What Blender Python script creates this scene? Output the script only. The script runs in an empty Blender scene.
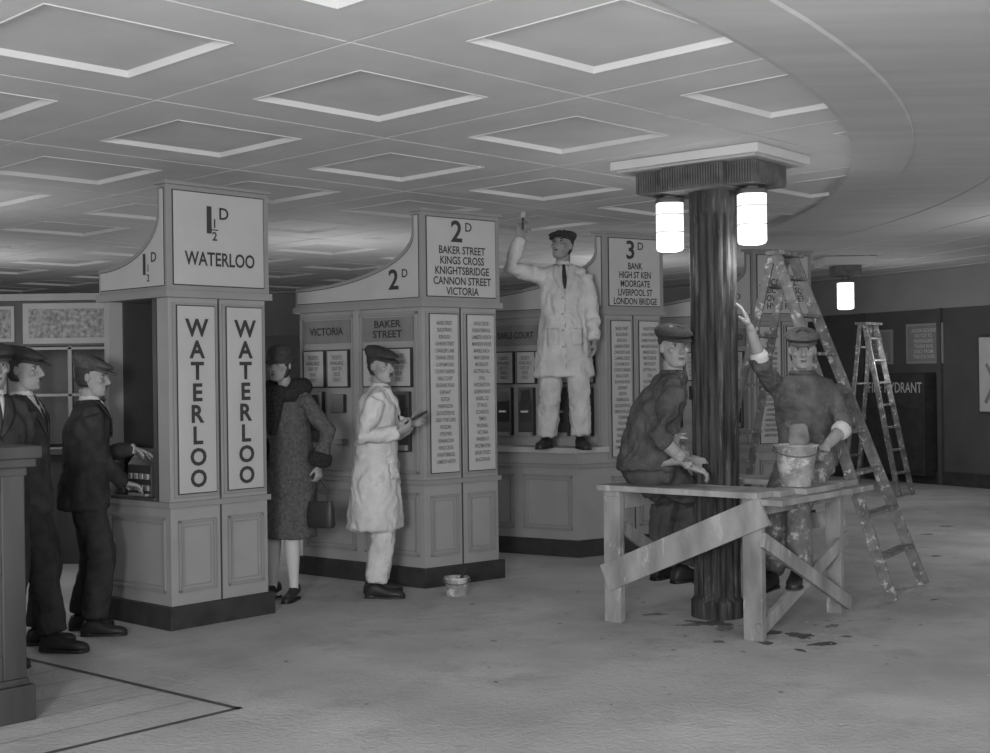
import bpy, math, random
from mathutils import Vector, Matrix, noise
from mathutils.bvhtree import BVHTree
import bmesh
random.seed(3)
V = Vector
Z = V((0, 0, 1))
scene = bpy.context.scene
scene.view_settings.view_transform = 'Standard'

# ------------------------------------------------------------------ materials
_m = {}
def mat(name, v, rough=0.75, var=0.12, scale=6.0, bump=0.0, bscale=40.0, metal=0.0, emit=0.0, spec=0.3, stretch=(1, 1, 1), big=None, soft=.05):
    if name in _m: return _m[name]
    m = bpy.data.materials.new(name); m.use_nodes = True
    nt = m.node_tree; b = nt.nodes['Principled BSDF']
    b.inputs['Roughness'].default_value = rough
    b.inputs['Metallic'].default_value = metal
    b.inputs['Specular IOR Level'].default_value = spec
    tc = nt.nodes.new('ShaderNodeTexCoord')
    mp = nt.nodes.new('ShaderNodeMapping'); mp.inputs['Scale'].default_value = stretch
    nt.links.new(tc.outputs['Object'], mp.inputs['Vector'])
    n = nt.nodes.new('ShaderNodeTexNoise'); n.inputs['Scale'].default_value = scale; n.inputs['Detail'].default_value = 6
    nt.links.new(mp.outputs['Vector'], n.inputs['Vector'])
    r = nt.nodes.new('ShaderNodeValToRGB')
    r.color_ramp.elements[0].position = 0.3; r.color_ramp.elements[1].position = 0.7
    a = max(0, v * (1 - var)); c = min(1, v * (1 + var))
    r.color_ramp.elements[0].color = (a, a, a, 1); r.color_ramp.elements[1].color = (c, c, c, 1)
    nt.links.new(n.outputs['Fac'], r.inputs['Fac'])
    src = r.outputs['Color']
    if big:
        n3 = nt.nodes.new('ShaderNodeTexNoise'); n3.inputs['Scale'].default_value = big[1]; n3.inputs['Detail'].default_value = 8; n3.inputs['Roughness'].default_value = .7
        nt.links.new(mp.outputs['Vector'], n3.inputs['Vector'])
        r3 = nt.nodes.new('ShaderNodeValToRGB'); r3.color_ramp.elements[0].position = big[2]; r3.color_ramp.elements[1].position = big[2] + soft
        nt.links.new(n3.outputs['Fac'], r3.inputs['Fac'])
        mx = nt.nodes.new('ShaderNodeMixRGB'); mx.inputs[2].default_value = (big[0],) * 3 + (1,)
        nt.links.new(r3.outputs['Color'], mx.inputs[0]); nt.links.new(src, mx.inputs[1]); src = mx.outputs[0]
    nt.links.new(src, b.inputs['Base Color'])
    if emit:
        b.inputs['Emission Color'].default_value = (1, 1, 1, 1)
        b.inputs['Emission Strength'].default_value = emit
    if bump:
        n2 = nt.nodes.new('ShaderNodeTexNoise'); n2.inputs['Scale'].default_value = bscale; n2.inputs['Detail'].default_value = 4
        nt.links.new(mp.outputs['Vector'], n2.inputs['Vector'])
        bp = nt.nodes.new('ShaderNodeBump'); bp.inputs['Strength'].default_value = bump; bp.inputs['Distance'].default_value = 0.02
        nt.links.new(n2.outputs['Fac'], bp.inputs['Height']); nt.links.new(bp.outputs['Normal'], b.inputs['Normal'])
    _m[name] = m
    return m

M_CEIL = mat('ceiling_plaster', .50, .85, .06, 3, .05, 12)
M_CEILB = mat('ceiling_bevel_lit', .56, .8, .05, 3)  # plaster in a lighter tone: light caught by the panel bevels, put into colour
M_CEIL2 = mat('ceiling_outer_plaster', .39, .8, .08, 2.0, .08, 6, stretch=(.4, 3, 1))
M_FLOOR = mat('floor_concrete', .385, .9, .18, 1.3, .5, 45, big=(.30, 3, .50), soft=.22)
M_FLINE = mat('floor_inlay_dark', .07, .7, .2)
M_KGREY = mat('kiosk_grey_paint', .25, .55, .06, 5, .03, 30)
M_KFRAME = mat('kiosk_frame_paint', .21, .5, .05, 5)
M_SIGN = mat('sign_white_enamel', .36, .5, .04, 4)
M_TEXT = mat('lettering_black', .034, .7, .0)
M_LIST = mat('list_lettering', .12, .7, .0)
M_PLINTH = mat('plinth_black', .028, .6, .3, 9)
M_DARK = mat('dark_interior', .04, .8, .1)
M_MACH = mat('ticket_machine_enamel', .028, .3, .2, spec=.5)
M_CHROME = mat('nickel_metal', .45, .35, .1, metal=.8)
M_WOODD = mat('dark_varnished_wood', .045, .45, .4, 5, .1, 20, stretch=(1, 1, .15))
M_WOOD = mat('rough_timber', .24, .85, .35, 6, .3, 30, stretch=(1, 1, .4), big=(.37, 7, .58))
M_WOODP = mat('splashed_ladder_timber', .15, .85, .35, 14, .3, 30, big=(.42, 16, .56))
M_WALL = mat('wall_dark_tile', .060, .6, .12, 3)
M_FRIEZE = mat('wall_frieze_plaster', .19, .8, .06, 3)
M_BACK = mat('wall_back_plaster', .15, .8, .1, 2)
M_COL = mat('column_weathered_bronze', .050, .85, .6, 4, .7, 14, spec=.08, stretch=(7, 7, .6), big=(.13, 3, .56), soft=.10)
M_CANOPY = mat('bronze_canopy', .09, .6, .3, 12)
M_LAMP = mat('opal_glass_lit', .9, .3, 0, emit=1.5)
M_LAMPF = mat('lamp_metal', .1, .4, .1)
M_SKIN = mat('skin', .25, .65, .20, 14)
M_LIP = mat('lips', .13, .5, .05)
M_EYEW = mat('eye_white', .38, .3, 0)
M_EYED = mat('eye_dark', .02, .3, 0)
M_HAIR = mat('hair_dark', .035, .7, .3, 40)
M_SUIT = mat('suit_cloth_dark', .038, .95, .25, 14, .25, 120, spec=.12)
M_SUIT2 = mat('suit_cloth_charcoal', .050, .95, .25, 14, .25, 120, spec=.12)
M_SHIRT = mat('shirt_white', .46, .8, .05)
M_TIE = mat('tie_dark', .03, .6, .1)
M_COAT = mat('white_overall_cloth', .48, .95, .14, 6, .4, 35, spec=.1, big=(.38, 6, .58), soft=.12)
M_TROW = mat('white_trouser_cloth', .46, .95, .14, 8, .4, 35, spec=.1, big=(.33, 8, .58), soft=.08)
M_WCOAT = mat('tweed_coat_cloth', .075, .95, .35, 50, .3, 140)
M_FUR = mat('fur_dark', .026, 1, .5, 60, 1.0, 90)
M_STOCK = mat('stocking', .42, .5, .05)
M_SHOE = mat('shoe_leather', .024, .45, .2)
M_CAP = mat('cap_tweed', .042, .95, .3, 40, .2, 120)
M_CAP2 = mat('cap_tweed_grey', .075, .95, .3, 40, .2, 120)
M_SWEAT = mat('sweater_wool_dark', .065, .95, .35, 12, .5, 70, big=(.10, 10, .62))
M_SWEAT2 = mat('sweater_wool_grey', .085, .95, .35, 12, .5, 70, big=(.14, 9, .60))
M_APRON = mat('apron_canvas', .27, .9, .25, 8, .2, 60)
M_TROU = mat('work_trousers', .06, .9, .3, 10, .2, 60, big=(.15, 9, .64))
M_TROUP = mat('plastered_trousers', .12, .9, .4, 8, .2, 60, big=(.34, 8, .54))
M_BUCKET = mat('galvanised_bucket', .26, .6, .35, 12, .1, 20, big=(.5, 8, .52))
M_PASTE = mat('plaster_wet', .45, .6, .1)
M_PAPER = mat('notice_paper', .35, .8, .05)
M_PAPERD = mat('notice_board_grey', .16, .8, .1, 10)
M_FROST = mat('frosted_glass', .16, .4, .6, 30, .4, 60)
M_STAIN = mat('floor_stain', .19, .85, .4, 10)
M_STAIND = mat('floor_stain_dark', .09, .8, .4, 10)
M_DUST = mat('plaster_dust', .48, .9, .1, 10)

# ------------------------------------------------------------------ mesh builder
def empty(name, loc=(0, 0, 0)):
    e = bpy.data.objects.new(name, None); e.location = loc
    e.empty_display_size = .2
    scene.collection.objects.link(e)
    return e

def link(ob, parent=None):
    scene.collection.objects.link(ob)
    if parent is not None:
        ob.parent = parent
        ob.matrix_parent_inverse = Matrix.Translation(parent.location).inverted()

class MB:
    def __init__(s, M=None):
        s.v = []; s.f = []; s.mi = []; s.mats = []; s.M = M or Matrix.Identity(4)
    def idx(s, m):
        if m not in s.mats: s.mats.append(m)
        return s.mats.index(m)
    def add(s, vs, fs, m):
        o = len(s.v)
        s.v += [s.M @ V(p) for p in vs]
        for i_, f in enumerate(fs):
            s.f.append([i + o for i in f]); s.mi.append(s.idx(m[i_] if isinstance(m, list) else m))
    def box(s, x0, x1, y0, y1, z0, z1, m):
        vs = [(x, y, z) for z in (z0, z1) for (x, y) in ((x0, y0), (x1, y0), (x1, y1), (x0, y1))]
        s.add(vs, [(0, 3, 2, 1), (4, 5, 6, 7), (0, 1, 5, 4), (1, 2, 6, 5), (2, 3, 7, 6), (3, 0, 4, 7)], m)
    def beam(s, p0, p1, w, t, side, m):
        p0 = V(p0); p1 = V(p1); d = (p1 - p0).normalized(); sv = V(side)
        sv = (sv - d * sv.dot(d)).normalized(); tv = d.cross(sv)
        vs = []
        for p in (p0, p1):
            for a, b in ((-1, -1), (1, -1), (1, 1), (-1, 1)):
                vs.append(p + sv * a * w / 2 + tv * b * t / 2)
        s.add(vs, [(0, 3, 2, 1), (4, 5, 6, 7), (0, 1, 5, 4), (1, 2, 6, 5), (2, 3, 7, 6), (3, 0, 4, 7)], m)
    def prism(s, pts, off, m):
        n = len(pts); off = V(off)
        vs = [V(p) for p in pts] + [V(p) + off for p in pts]
        fs = [list(range(n))[::-1], list(range(n, 2 * n))] + [(i, (i + 1) % n, n + (i + 1) % n, n + i) for i in range(n)]
        s.add(vs, fs, m)
    def loft(s, rings, m, n=16, p=1.0):
        vs = []; fs = []
        for c, A, B in rings:
            for i in range(n):
                a = 2 * math.pi * i / n; ca = math.cos(a); sa = math.sin(a)
                if p != 1.0:
                    ca = math.copysign(abs(ca) ** p, ca); sa = math.copysign(abs(sa) ** p, sa)
                vs.append(V(c) + V(A) * ca + V(B) * sa)
        R = len(rings)
        for r in range(R - 1):
            for i in range(n):
                j = (i + 1) % n
                fs.append((r * n + i, r * n + j, (r + 1) * n + j, (r + 1) * n + i))
        vs.append(V(rings[0][0])); vs.append(V(rings[-1][0]))
        for i in range(n):
            j = (i + 1) % n
            fs.append((R * n, j, i)); fs.append((R * n + 1, (R - 1) * n + i, (R - 1) * n + j))
        s.add(vs, fs, m)
    def tube(s, pts, rad, m, n=14, ref=None):
        pts = [V(p) for p in pts]; rings = []
        k = len(pts); ref = V(ref) if ref else V((.31, .17, .93))
        for i in range(k):
            t = (pts[min(i + 1, k - 1)] - pts[max(i - 1, 0)]).normalized()
            a = ref - t * ref.dot(t)
            if a.length < .05: a = V((1, 0, 0)) - t * t.x
            a.normalize(); b = t.cross(a); r = rad[i]
            ra, rb = (r, r) if not isinstance(r, tuple) else r
            rings.append((pts[i], a * ra, b * rb))
        s.loft(rings, m, n)
    def ell(s, c, A, B, C, m, n=12, k=8):
        rings = []
        c = V(c); A = V(A); B = V(B); C = V(C)
        for i in range(k + 1):
            a = math.pi * (i + .15) / (k + .3)
            rings.append((c - C * math.cos(a), A * math.sin(a), B * math.sin(a)))
        s.loft(rings, m, n)
    def lathe(s, c, prof, m, n=32, p=1.0):
        s.loft([(V(c) + Z * z, V((r, 0, 0)), V((0, r, 0))) for r, z in prof], m, n, p)
    def addmesh(s, me, mats):
        o = len(s.v)
        for v in me.vertices: s.v.append(v.co.copy())
        for p in me.polygons:
            s.f.append([i + o for i in p.vertices]); s.mi.append(s.idx(mats[p.material_index]))
    def mesh(s, name):
        me = bpy.data.meshes.new(name)
        me.from_pydata([tuple(p) for p in s.v], [], s.f)
        for m in s.mats: me.materials.append(m)
        for i, p in enumerate(me.polygons): p.material_index = s.mi[i]
        bm = bmesh.new(); bm.from_mesh(me)
        bmesh.ops.recalc_face_normals(bm, faces=bm.faces); bm.to_mesh(me); bm.free()
        me.update(); return me
    def obj(s, name, parent=None, smooth=False, bevel=0.0):
        me = s.mesh(name)
        if parent is None and s.v:
            xs = [v.co.x for v in me.vertices]; ys = [v.co.y for v in me.vertices]; zs = [v.co.z for v in me.vertices]
            o = V(((min(xs) + max(xs)) / 2, (min(ys) + max(ys)) / 2, min(zs)))
            me.transform(Matrix.Translation(-o))
        else: o = V((0, 0, 0))
        ob = bpy.data.objects.new(name, me); ob.location = o
        link(ob, parent)
        if smooth:
            for p in me.polygons: p.use_smooth = True
            me.set_sharp_from_angle(angle=math.radians(50))
        if bevel:
            b = ob.modifiers.new('bevel', 'BEVEL'); b.width = bevel; b.segments = 2; b.limit_method = 'ANGLE'
        return ob

def txt(s, h, loc, xd, parent, name='lettering', m=None, width=None, up=Z, line=1.0, bold=.012):
    cu = bpy.data.curves.new(name, 'FONT'); cu.body = s; cu.align_x = 'CENTER'; cu.align_y = 'CENTER'
    cu.size = 1; cu.space_line = line; cu.resolution_u = 3; cu.offset = bold
    t = bpy.data.objects.new('tmp', cu); scene.collection.objects.link(t)
    bpy.context.view_layer.update()
    me = bpy.data.meshes.new_from_object(t.evaluated_get(bpy.context.evaluated_depsgraph_get()))
    bpy.data.objects.remove(t)
    xs = [v.co.x for v in me.vertices]; ys = [v.co.y for v in me.vertices]
    w = max(xs) - min(xs); hh = max(ys) - min(ys)
    k = h / hh; kx = k
    if width: kx = width / w
    cx = (max(xs) + min(xs)) / 2; cy = (max(ys) + min(ys)) / 2
    xd = V(xd).normalized(); up = V(up).normalized(); nn = xd.cross(up)
    loc = V(loc)
    for v in me.vertices:
        v.co = loc + xd * (v.co.x - cx) * kx + up * (v.co.y - cy) * k + nn * .0015
    me.name = name; me.materials.clear(); me.materials.append(m or M_TEXT)
    ob = bpy.data.objects.new(name, me); link(ob, parent)
    return ob

def ang(d): return V((math.cos(math.radians(d)), math.sin(math.radians(d)), 0))

# ------------------------------------------------------------------ room
ZC = 2.87
b = MB(); b.box(-15, 13, -4, 21, -.1, 0, M_FLOOR); b.obj('floor')
CC = V((-7.4, 10.6, 0)); RC = 10.0
cs = 1.46; cu_ = ang(46); cw_ = ang(-44)
c0 = V((-.583, 6.17, 0))
b = MB()
for i in range(-14, 14):
    for j in range(-14, 14):
        c = c0 + cu_ * cs * i + cw_ * cs * j
        if (c - CC).length > 11.2 or c.y < -3.5: continue
        def sq(h, z): return [c + cu_ * a * h + cw_ * e * h + Z * z for a, e in ((-1, -1), (1, -1), (1, 1), (-1, 1))]
        lv = [sq(.73, ZC + .012), sq(.724, ZC + .012), sq(.722, ZC), sq(.402, ZC), sq(.400, ZC - .004), sq(.394, ZC - .004), sq(.372, ZC + .020), sq(.30, ZC + .021)]
        ms = [M_CEIL, M_CEIL, M_CEIL, M_CEIL, M_CEIL, M_CEILB, M_CEIL]
        vs = sum(lv, []); fs = []; mm = []
        for r in range(len(lv) - 1):
            for k in range(4):
                fs.append((r * 4 + k, r * 4 + (k + 1) % 4, r * 4 + 4 + (k + 1) % 4, r * 4 + 4 + k)); mm.append(ms[r])
        q = (len(lv) - 1) * 4; fs.append((q, q + 1, q + 2, q + 3)); mm.append(M_CEIL)
        b.add(vs, fs, mm)
b.obj('ceiling')
b = MB(); N = 160
prof = [(RC, ZC + .06), (RC, ZC - .018), (RC + .03, ZC - .022), (RC + .34, ZC - .022), (RC + .35, ZC - .010), (RC + .38, ZC - .010), (34, ZC - .010)]
vs = []; fs = []
for r, z in prof:
    for i in range(N):
        a = 2 * math.pi * i / N; vs.append(CC + V((math.cos(a) * r, math.sin(a) * r, z)))
for k in range(len(prof) - 1):
    for i in range(N):
        j = (i + 1) % N; fs.append((k * N + i, k * N + j, (k + 1) * N + j, (k + 1) * N + i))
b.add(vs, fs, M_CEIL2)
b.v = [V((max(-15, min(13, p.x)), max(-4, min(21, p.y)), p.z)) for p in b.v]
b.obj('ceiling_outer')
b = MB()
for r in (11.0, 11.7, 12.4, 13.1, 13.8, 14.5, 15.2, 15.9):
    vs = []; fs = []; n = 60
    for i in range(n + 1):
        a = math.radians(-70 + 120 * i / n)
        for dr, dz in ((-.012, 0), (-.009, -.006), (.009, -.006), (.012, 0)):
            vs.append(CC + V((math.cos(a) * (r + dr), math.sin(a) * (r + dr), ZC - .010 + dz)))
    for i in range(n):
        for k in range(3): fs.append((i * 4 + k, i * 4 + k + 1, i * 4 + k + 5, i * 4 + k + 4))
    b.add(vs, fs, M_CEIL2)
b.v = [V((max(-15, min(13, p.x)), max(-4, min(21, p.y)), p.z)) for p in b.v]
b.obj('trim_ceiling_bead')

b = MB(); b.box(-15, 4.4, 19.9, 20.1, 0, 2.2, M_BACK); b.box(-15, 4.4, 19.88, 20.1, 2.2, 2.86, M_FRIEZE); b.obj('wall_back')
b = MB(); b.box(-15, -14.8, -4, 20, 0, 2.86, M_BACK); b.obj('wall_left')
w0 = V((4.4, 19.93, 0)); wd = ang(-60); wn = ang(-150)
b = MB(); b.beam(w0 + Z * 1.175, w0 + wd * 17 + Z * 1.175, .2, 2.35, -wn, M_WALL)
b.beam(w0 + Z * 2.605, w0 + wd * 17 + Z * 2.605, .24, .51, -wn, M_FRIEZE); b.obj('wall_right')
b = MB(); b.beam(w0 + wn * .12 + Z * .09, w0 + wd * 17 + wn * .12 + Z * .09, .04, .18, wn, M_PLINTH); b.obj('baseboard_right')
b = MB()
ws0 = V((5.4, 18.2, 0)) + wn * .1
def wp(s_, z, o=0.0): return ws0 + wd * s_ + wn * o + Z * z
for s_ in (-.1, 1.27, 2.6):
    b.beam(wp(s_, .0, .02), wp(s_, 2.35, .02), .06, .07, wd, M_WALL)
b.obj('trim_wall_right')
e = empty('fire_hydrant_cabinet', wp(.62, .1))
b = MB(); b.beam(wp(.66, .12, .13), wp(.66, 1.5, .13), 1.06, .24, wd, M_PLINTH)
b.beam(wp(.66, 1.02, .255), wp(.66, 1.46, .255), 1.0, .02, wd, M_PLINTH)
b.beam(wp(.40, .18, .255), wp(.40, .98, .255), .46, .02, wd, M_PLINTH); b.beam(wp(.92, .18, .255), wp(.92, .98, .255), .46, .02, wd, M_PLINTH)
b.obj('cabinet', e, bevel=.006)
txt('FIRE HYDRANT', .14, wp(.70, 1.30, .268), wd, e, m=M_SIGN, width=.94)
def notice(name, s0, s1, z0, z1, lines):
    e = empty(name, wp((s0 + s1) / 2, z0))
    b = MB(); b.beam(wp((s0 + s1) / 2, z0, .02), wp((s0 + s1) / 2, z1, .02), s1 - s0, .025, wd, M_KFRAME)
    b.beam(wp((s0 + s1) / 2, z0 + .03, .035), wp((s0 + s1) / 2, z1 - .03, .035), s1 - s0 - .06, .01, wd, M_PAPERD)
    b.obj('board', e)
    txt(lines, (z1 - z0) * .75, wp((s0 + s1) / 2, (z0 + z1) / 2, .042), wd, e, m=M_SIGN, width=(s1 - s0) * .7)
notice('wall_notice', .70, 1.32, 1.62, 2.16, 'UNDERGROUND\nNOTICE TO\nPASSENGERS\nTRAINS RUN\nDAILY FROM\nTHIS STATION')
notice('wall_notice', -.05, .45, 1.62, 2.1, 'TIME\nTABLE\nOF TRAINS')
e = empty('wall_poster', wp(2.19, .95))
b = MB(); b.beam(wp(2.19, .95, .02), wp(2.19, 1.98, .02), .62, .025, wd, M_WOODD); b.beam(wp(2.19, .99, .035), wp(2.19, 1.94, .035), .56, .01, wd, M_PAPER)
b.beam(wp(2.0, 1.1, .042), wp(2.34, 1.7, .042), .05, .004, wd, M_PAPERD); b.beam(wp(2.29, 1.1, .042), wp(2.02, 1.6, .042), .04, .004, wd, M_PAPERD); b.obj('poster', e)

# floor inlay lines
b = MB()
q = V((-1.21, 5.92, .002)); vdir = ang(141); udir = ang(46.5)
def strip(p0, p1, w):
    d = (p1 - p0).normalized(); n = V((-d.y, d.x, 0)) * w / 2
    b.add([p0 - n, p1 - n, p1 + n, p0 + n], [(0, 1, 2, 3)], M_FLINE)
strip(q - vdir * .02, q + vdir * 2.6, .032); strip(q + udir * .02, q - udir * 2.6, .032)
b.obj('trim_floor_inlay')
b = MB()
for k in range(1, 7):
    p = q + vdir * .28 * k
    d = -udir; n = V((-d.y, d.x, 0)) * .003; z0_ = V((0, 0, -.0008))
    b.add([p + z0_ - n, p + d * 2.6 + z0_ - n, p + d * 2.6 + z0_ + n, p + z0_ + n], [(0, 1, 2, 3)], M_STAIN)
b.obj('trim_floor_boards')
b = MB()
def splat(x, y, r, m=M_STAIN, z=.0015, asp=.6):
    n = 30; ph = random.random() * 90; ro = random.random() * 6
    pts = []
    for i in range(n):
        a = 2 * math.pi * i / n
        k = 1 + .75 * noise.noise(V((math.cos(a) * 1.2 + ph, math.sin(a) * 1.2, ph))) + .5 * noise.noise(V((math.cos(a) * 3.5, math.sin(a) * 3.5 + ph, ph)))
        px = math.cos(a) * r * k; py = math.sin(a) * r * asp * k
        pts.append(V((x + px * math.cos(ro) - py * math.sin(ro), y + px * math.sin(ro) + py * math.cos(ro), z)))
    b.add(pts + [V((x, y, z))], [(i, (i + 1) % n, n) for i in range(n)], m)
for i, (x, y, r) in enumerate(((1.55, 7.50, .11), (1.80, 7.15, .08), (1.15, 7.75, .07), (1.75, 7.40, .10), (1.35, 7.65, .09), (1.30, 7.80, .13), (2.0, 7.35, .04), (2.9, 8.5, .04), (1.65, 7.0, .04), (2.0, 7.65, .06), (1.0, 8.1, .06), (3.6, 10.5, .05), (4.4, 12.5, .07), (4.0, 11.9, .05), (1.25, 7.25, .04), (1.5, 7.2, .05))):
    splat(x, y, r, M_STAIND if i in (0, 1, 3, 5, 8, 15) else M_STAIN, .0015 + .0001 * i)
for i in range(140):
    splat(random.gauss(1.4, 1.1), random.gauss(7.8, .9), random.uniform(.005, .020), M_DUST if i % 2 else M_STAIN, .0036)
for _ in range(90):
    splat(random.uniform(-1.6, 3.8), random.uniform(5.2, 13), random.uniform(.004, .011), M_STAIN, .0036)
b.obj('floor_splashes')

# ------------------------------------------------------------------ kiosks
NAMES = ['BAKER STREET', 'BLACKFRIARS', 'BOROUGH', 'CANNON STREET', 'CHANCERY LANE', 'CHARING CROSS', 'CLAPHAM ROAD', 'COVENT GARDEN', 'EARLS COURT', 'EDGWARE ROAD', 'ELEPHANT', 'EUSTON', 'FARRINGDON', 'GLOUCESTER RD', 'GREAT PORTLAND', 'HOLBORN', 'HYDE PARK', 'KENNINGTON', 'KINGS CROSS', 'KNIGHTSBRIDGE', 'LAMBETH NORTH', 'MANSION HOUSE', 'MARBLE ARCH', 'MARYLEBONE', 'MOORGATE', 'NOTTING HILL', 'OVAL', 'PADDINGTON', 'QUEENS ROAD', 'RUSSELL SQ', 'ST PAULS', 'SLOANE SQ', 'TEMPLE', 'VAUXHALL', 'VICTORIA', 'WARREN ST', 'WESTMINSTER']
def kiosk(P, ua, va, wf, ws, zend, price, dests, kind, headers=(), name='ticket_kiosk', counter=0.0):
    P = V(P + (0,)); u = ang(ua); v = ang(va)
    M = Matrix(((u.x, v.x, 0, P.x), (u.y, v.y, 0, P.y), (0, 0, 1, 0), (0, 0, 0, 1)))
    e = empty(name, P + u * wf / 2 + v * ws / 2)
    def W(x, y, z): return M @ V((x, y, z))
    b = MB(M)
    b.box(-.03 - counter, wf + .03, -.03, ws + .03, 0, .14, M_PLINTH)
    b.box(-counter, wf, 0, ws, .14, .74, M_KGREY)
    b.box(-.018 - counter, wf + .018, -.018, ws + .018, .74, .775, M_KFRAME)
    if counter:
        b.box(-counter, 0, 0, ws, .775, .87, M_KGREY); b.box(-counter - .05, 0, -.03, ws, .87, .915, M_SIGN)
    def frame_front(x0, x1, z0, z1, y=0.0, t=.014, w=.018, m=M_KFRAME):
        for a in ((x0, x1, z0, z0 + w), (x0, x1, z1 - w, z1), (x0, x0 + w, z0, z1), (x1 - w, x1, z0, z1)):
            b.box(a[0], a[1], y - t, y, a[2], a[3], m)
    def frame_side(y0, y1, z0, z1, x=0.0, t=.014, w=.018, m=M_KFRAME):
        for a in ((y0, y1, z0, z0 + w), (y0, y1, z1 - w, z1), (y0, y0 + w, z0, z1), (y1 - w, y1, z0, z1)):
            b.box(x - t, x, a[0], a[1], a[2], a[3], m)
    hw = wf / 2
    for k in (0, 1):
        frame_front(k * hw + .05, (k + 1) * hw - .04, .22, .66)
        frame_front(k * hw + .085, (k + 1) * hw - .075, .255, .625, t=.006, w=.008)
    b.box(hw - .006, hw + .006, -.005, 0, .14, 2.03, M_DARK)
    nb = max(1, round(ws / .55)); bw = ws / nb
    for k in range(nb):
        frame_side(k * bw + .05, (k + 1) * bw - .05, .22, .68, x=-counter)
        frame_side(k * bw + .085, (k + 1) * bw - .085, .255, .645, x=-counter, t=.006, w=.008)
    if kind == 1:
        b.box(0, wf, 0, .12, .775, 2.03, M_KGREY)
        b.box(0, wf, ws - .05, ws, .775, 2.03, M_KGREY)
        b.box(wf - .05, wf, .12, ws - .05, .775, 2.03, M_KGREY)
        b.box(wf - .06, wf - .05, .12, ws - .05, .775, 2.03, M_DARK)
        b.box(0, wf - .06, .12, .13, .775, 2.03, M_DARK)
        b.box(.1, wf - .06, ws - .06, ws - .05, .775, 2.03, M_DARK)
        b.box(.0, .03, .12, .17, .775, 2.03, M_WOODD)
        b.box(-.02, .3, .14, ws - .08, .775, .80, M_WOODD)
    else:
        b.box(0, wf, 0, ws, .775, 2.03, M_KGREY)
    b.box(-.035, wf + .035, -.035, ws + .035, 2.03, 2.075, M_KFRAME)
    for k in (0, 1):
        x0 = k * hw + .045; x1 = (k + 1) * hw - .035
        b.box(x0 - .02, x1 + .02, -.012, 0, .80, 2.0, M_KFRAME)
        b.box(x0, x1, -.018, 0, .82, 1.985, M_TEXT)
        b.box(x0 + .006, x1 - .006, -.022, 0, .826, 1.979, M_SIGN)
    zt = 2.72
    def prof(ins, ya=.07):
        pts = [(-.02 + ins, 2.075 + ins), (ws + .02 - ins, 2.075 + ins)]
        zs = zt - .14; c = []
        for i in range(15):
            th = math.radians(90 * i / 14)
            c.append((ya + (ws + .02 - ya) * (1 - math.cos(th)) - ins, zend + (zs - zend) * (1 - math.sin(th)) - ins))
        c = [(max(a, -.02 + ins), max(z, 2.08 + ins)) for a, z in c]
        c[-1] = (ws + .02 - ins, c[-1][1])
        pts += c[::-1] + [(ya - ins, zt - ins), (-.02 + ins, zt - ins)]
        return pts
    b.prism([V((-.02, y, z)) for y, z in prof(0)], (wf + .04, 0, 0), M_KFRAME)
    b.prism([V((-.024, y, z)) for y, z in prof(.022)], (.01, 0, 0), M_TEXT)
    b.prism([V((-.027, y, z)) for y, z in prof(.027)], (.01, 0, 0), M_SIGN)
    b.box(-.035, wf + .035, -.035, .09, zt, zt + .022, M_KFRAME)
    b.box(.02, wf - .02, -.026, -.01, 2.105, 2.69, M_TEXT)
    b.box(.026, wf - .026, -.029, -.01, 2.111, 2.684, M_SIGN)
    if kind != 1:
        for k in range(nb):
            y0 = k * bw + .07; y1 = (k + 1) * bw - .05
            frame_side(y0 - .03, y1 + .03, .82, 2.0, t=.02, w=.022)
            b.box(-.012, 0, y0 + .01, y1 - .01, 1.79, 1.965, M_PAPERD)
            for q in (0, 1):
                ya = y0 + .03 + q * (y1 - y0) / 2; yb = ya + (y1 - y0) / 2 - .05
                b.box(-.022, 0, ya - .01, yb + .01, 1.45, 1.74, M_PLINTH)
                b.box(-.026, 0, ya, yb, 1.46, 1.73, M_PAPER)
                b.box(-.030, 0, ya + .035, yb - .035, 1.26, 1.40, M_MACH)
                if k % 2 == q or counter:
                    b.box(-.03, 0, ya + .01, yb - .01, .98 if not counter else 1.0, 1.42, M_MACH)
                    b.box(-.04, 0, ya + .03, yb - .03, 1.12, 1.30, M_DARK)
                    b.box(-.045, 0, ya + .05, yb - .05, 1.20, 1.22, M_CHROME)
                    b.box(-.055, 0, ya + .02, yb - .02, .99, 1.03, M_KFRAME)
                else:
                    b.box(-.05, 0, ya + .03, yb - .03, 1.02, 1.06, M_KFRAME)
            if k: b.box(-.03, 0, k * bw - .025, k * bw + .025, .775, 2.03, M_KGREY)
    b.obj('cabinet', e, bevel=.003)
    un = u; cx = wf / 2
    yo = -.030
    if kind == 1:
        txt('1', .17, W(cx - .08, yo, 2.52), un, e, 'price_numeral', bold=.03)
        txt('1', .055, W(cx - .04, yo, 2.50), un, e, 'price_fraction', bold=.02); txt('2', .055, W(cx - .04, yo, 2.42), un, e, 'price_fraction', bold=.02)
        b2 = MB(M); b2.box(cx - .065, cx - .015, yo - .002, yo + .002, 2.456, 2.463, M_TEXT); b2.obj('fraction_bar', e)
        txt('D', .075, W(cx + .03, yo, 2.565), un, e, 'price_letter', bold=.02)
        txt('WATERLOO', .088, W(cx, yo, 2.275), un, e, 'destination', width=.52, bold=.02)
        for k in (0, 1):
            xc = k * hw + .005 + hw / 2
            for i, ch in enumerate('WATERLOO'):
                txt(ch, .112, W(xc, -.024, 1.845 - i * .133), un, e, 'letter_' + ch, bold=.030)
        txt('1', .13, W(-.029, .20, 2.24), -v, e, 'price_numeral', bold=.03); txt('1', .045, W(-.029, .16, 2.215), -v, e, 'price_fraction')
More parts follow.
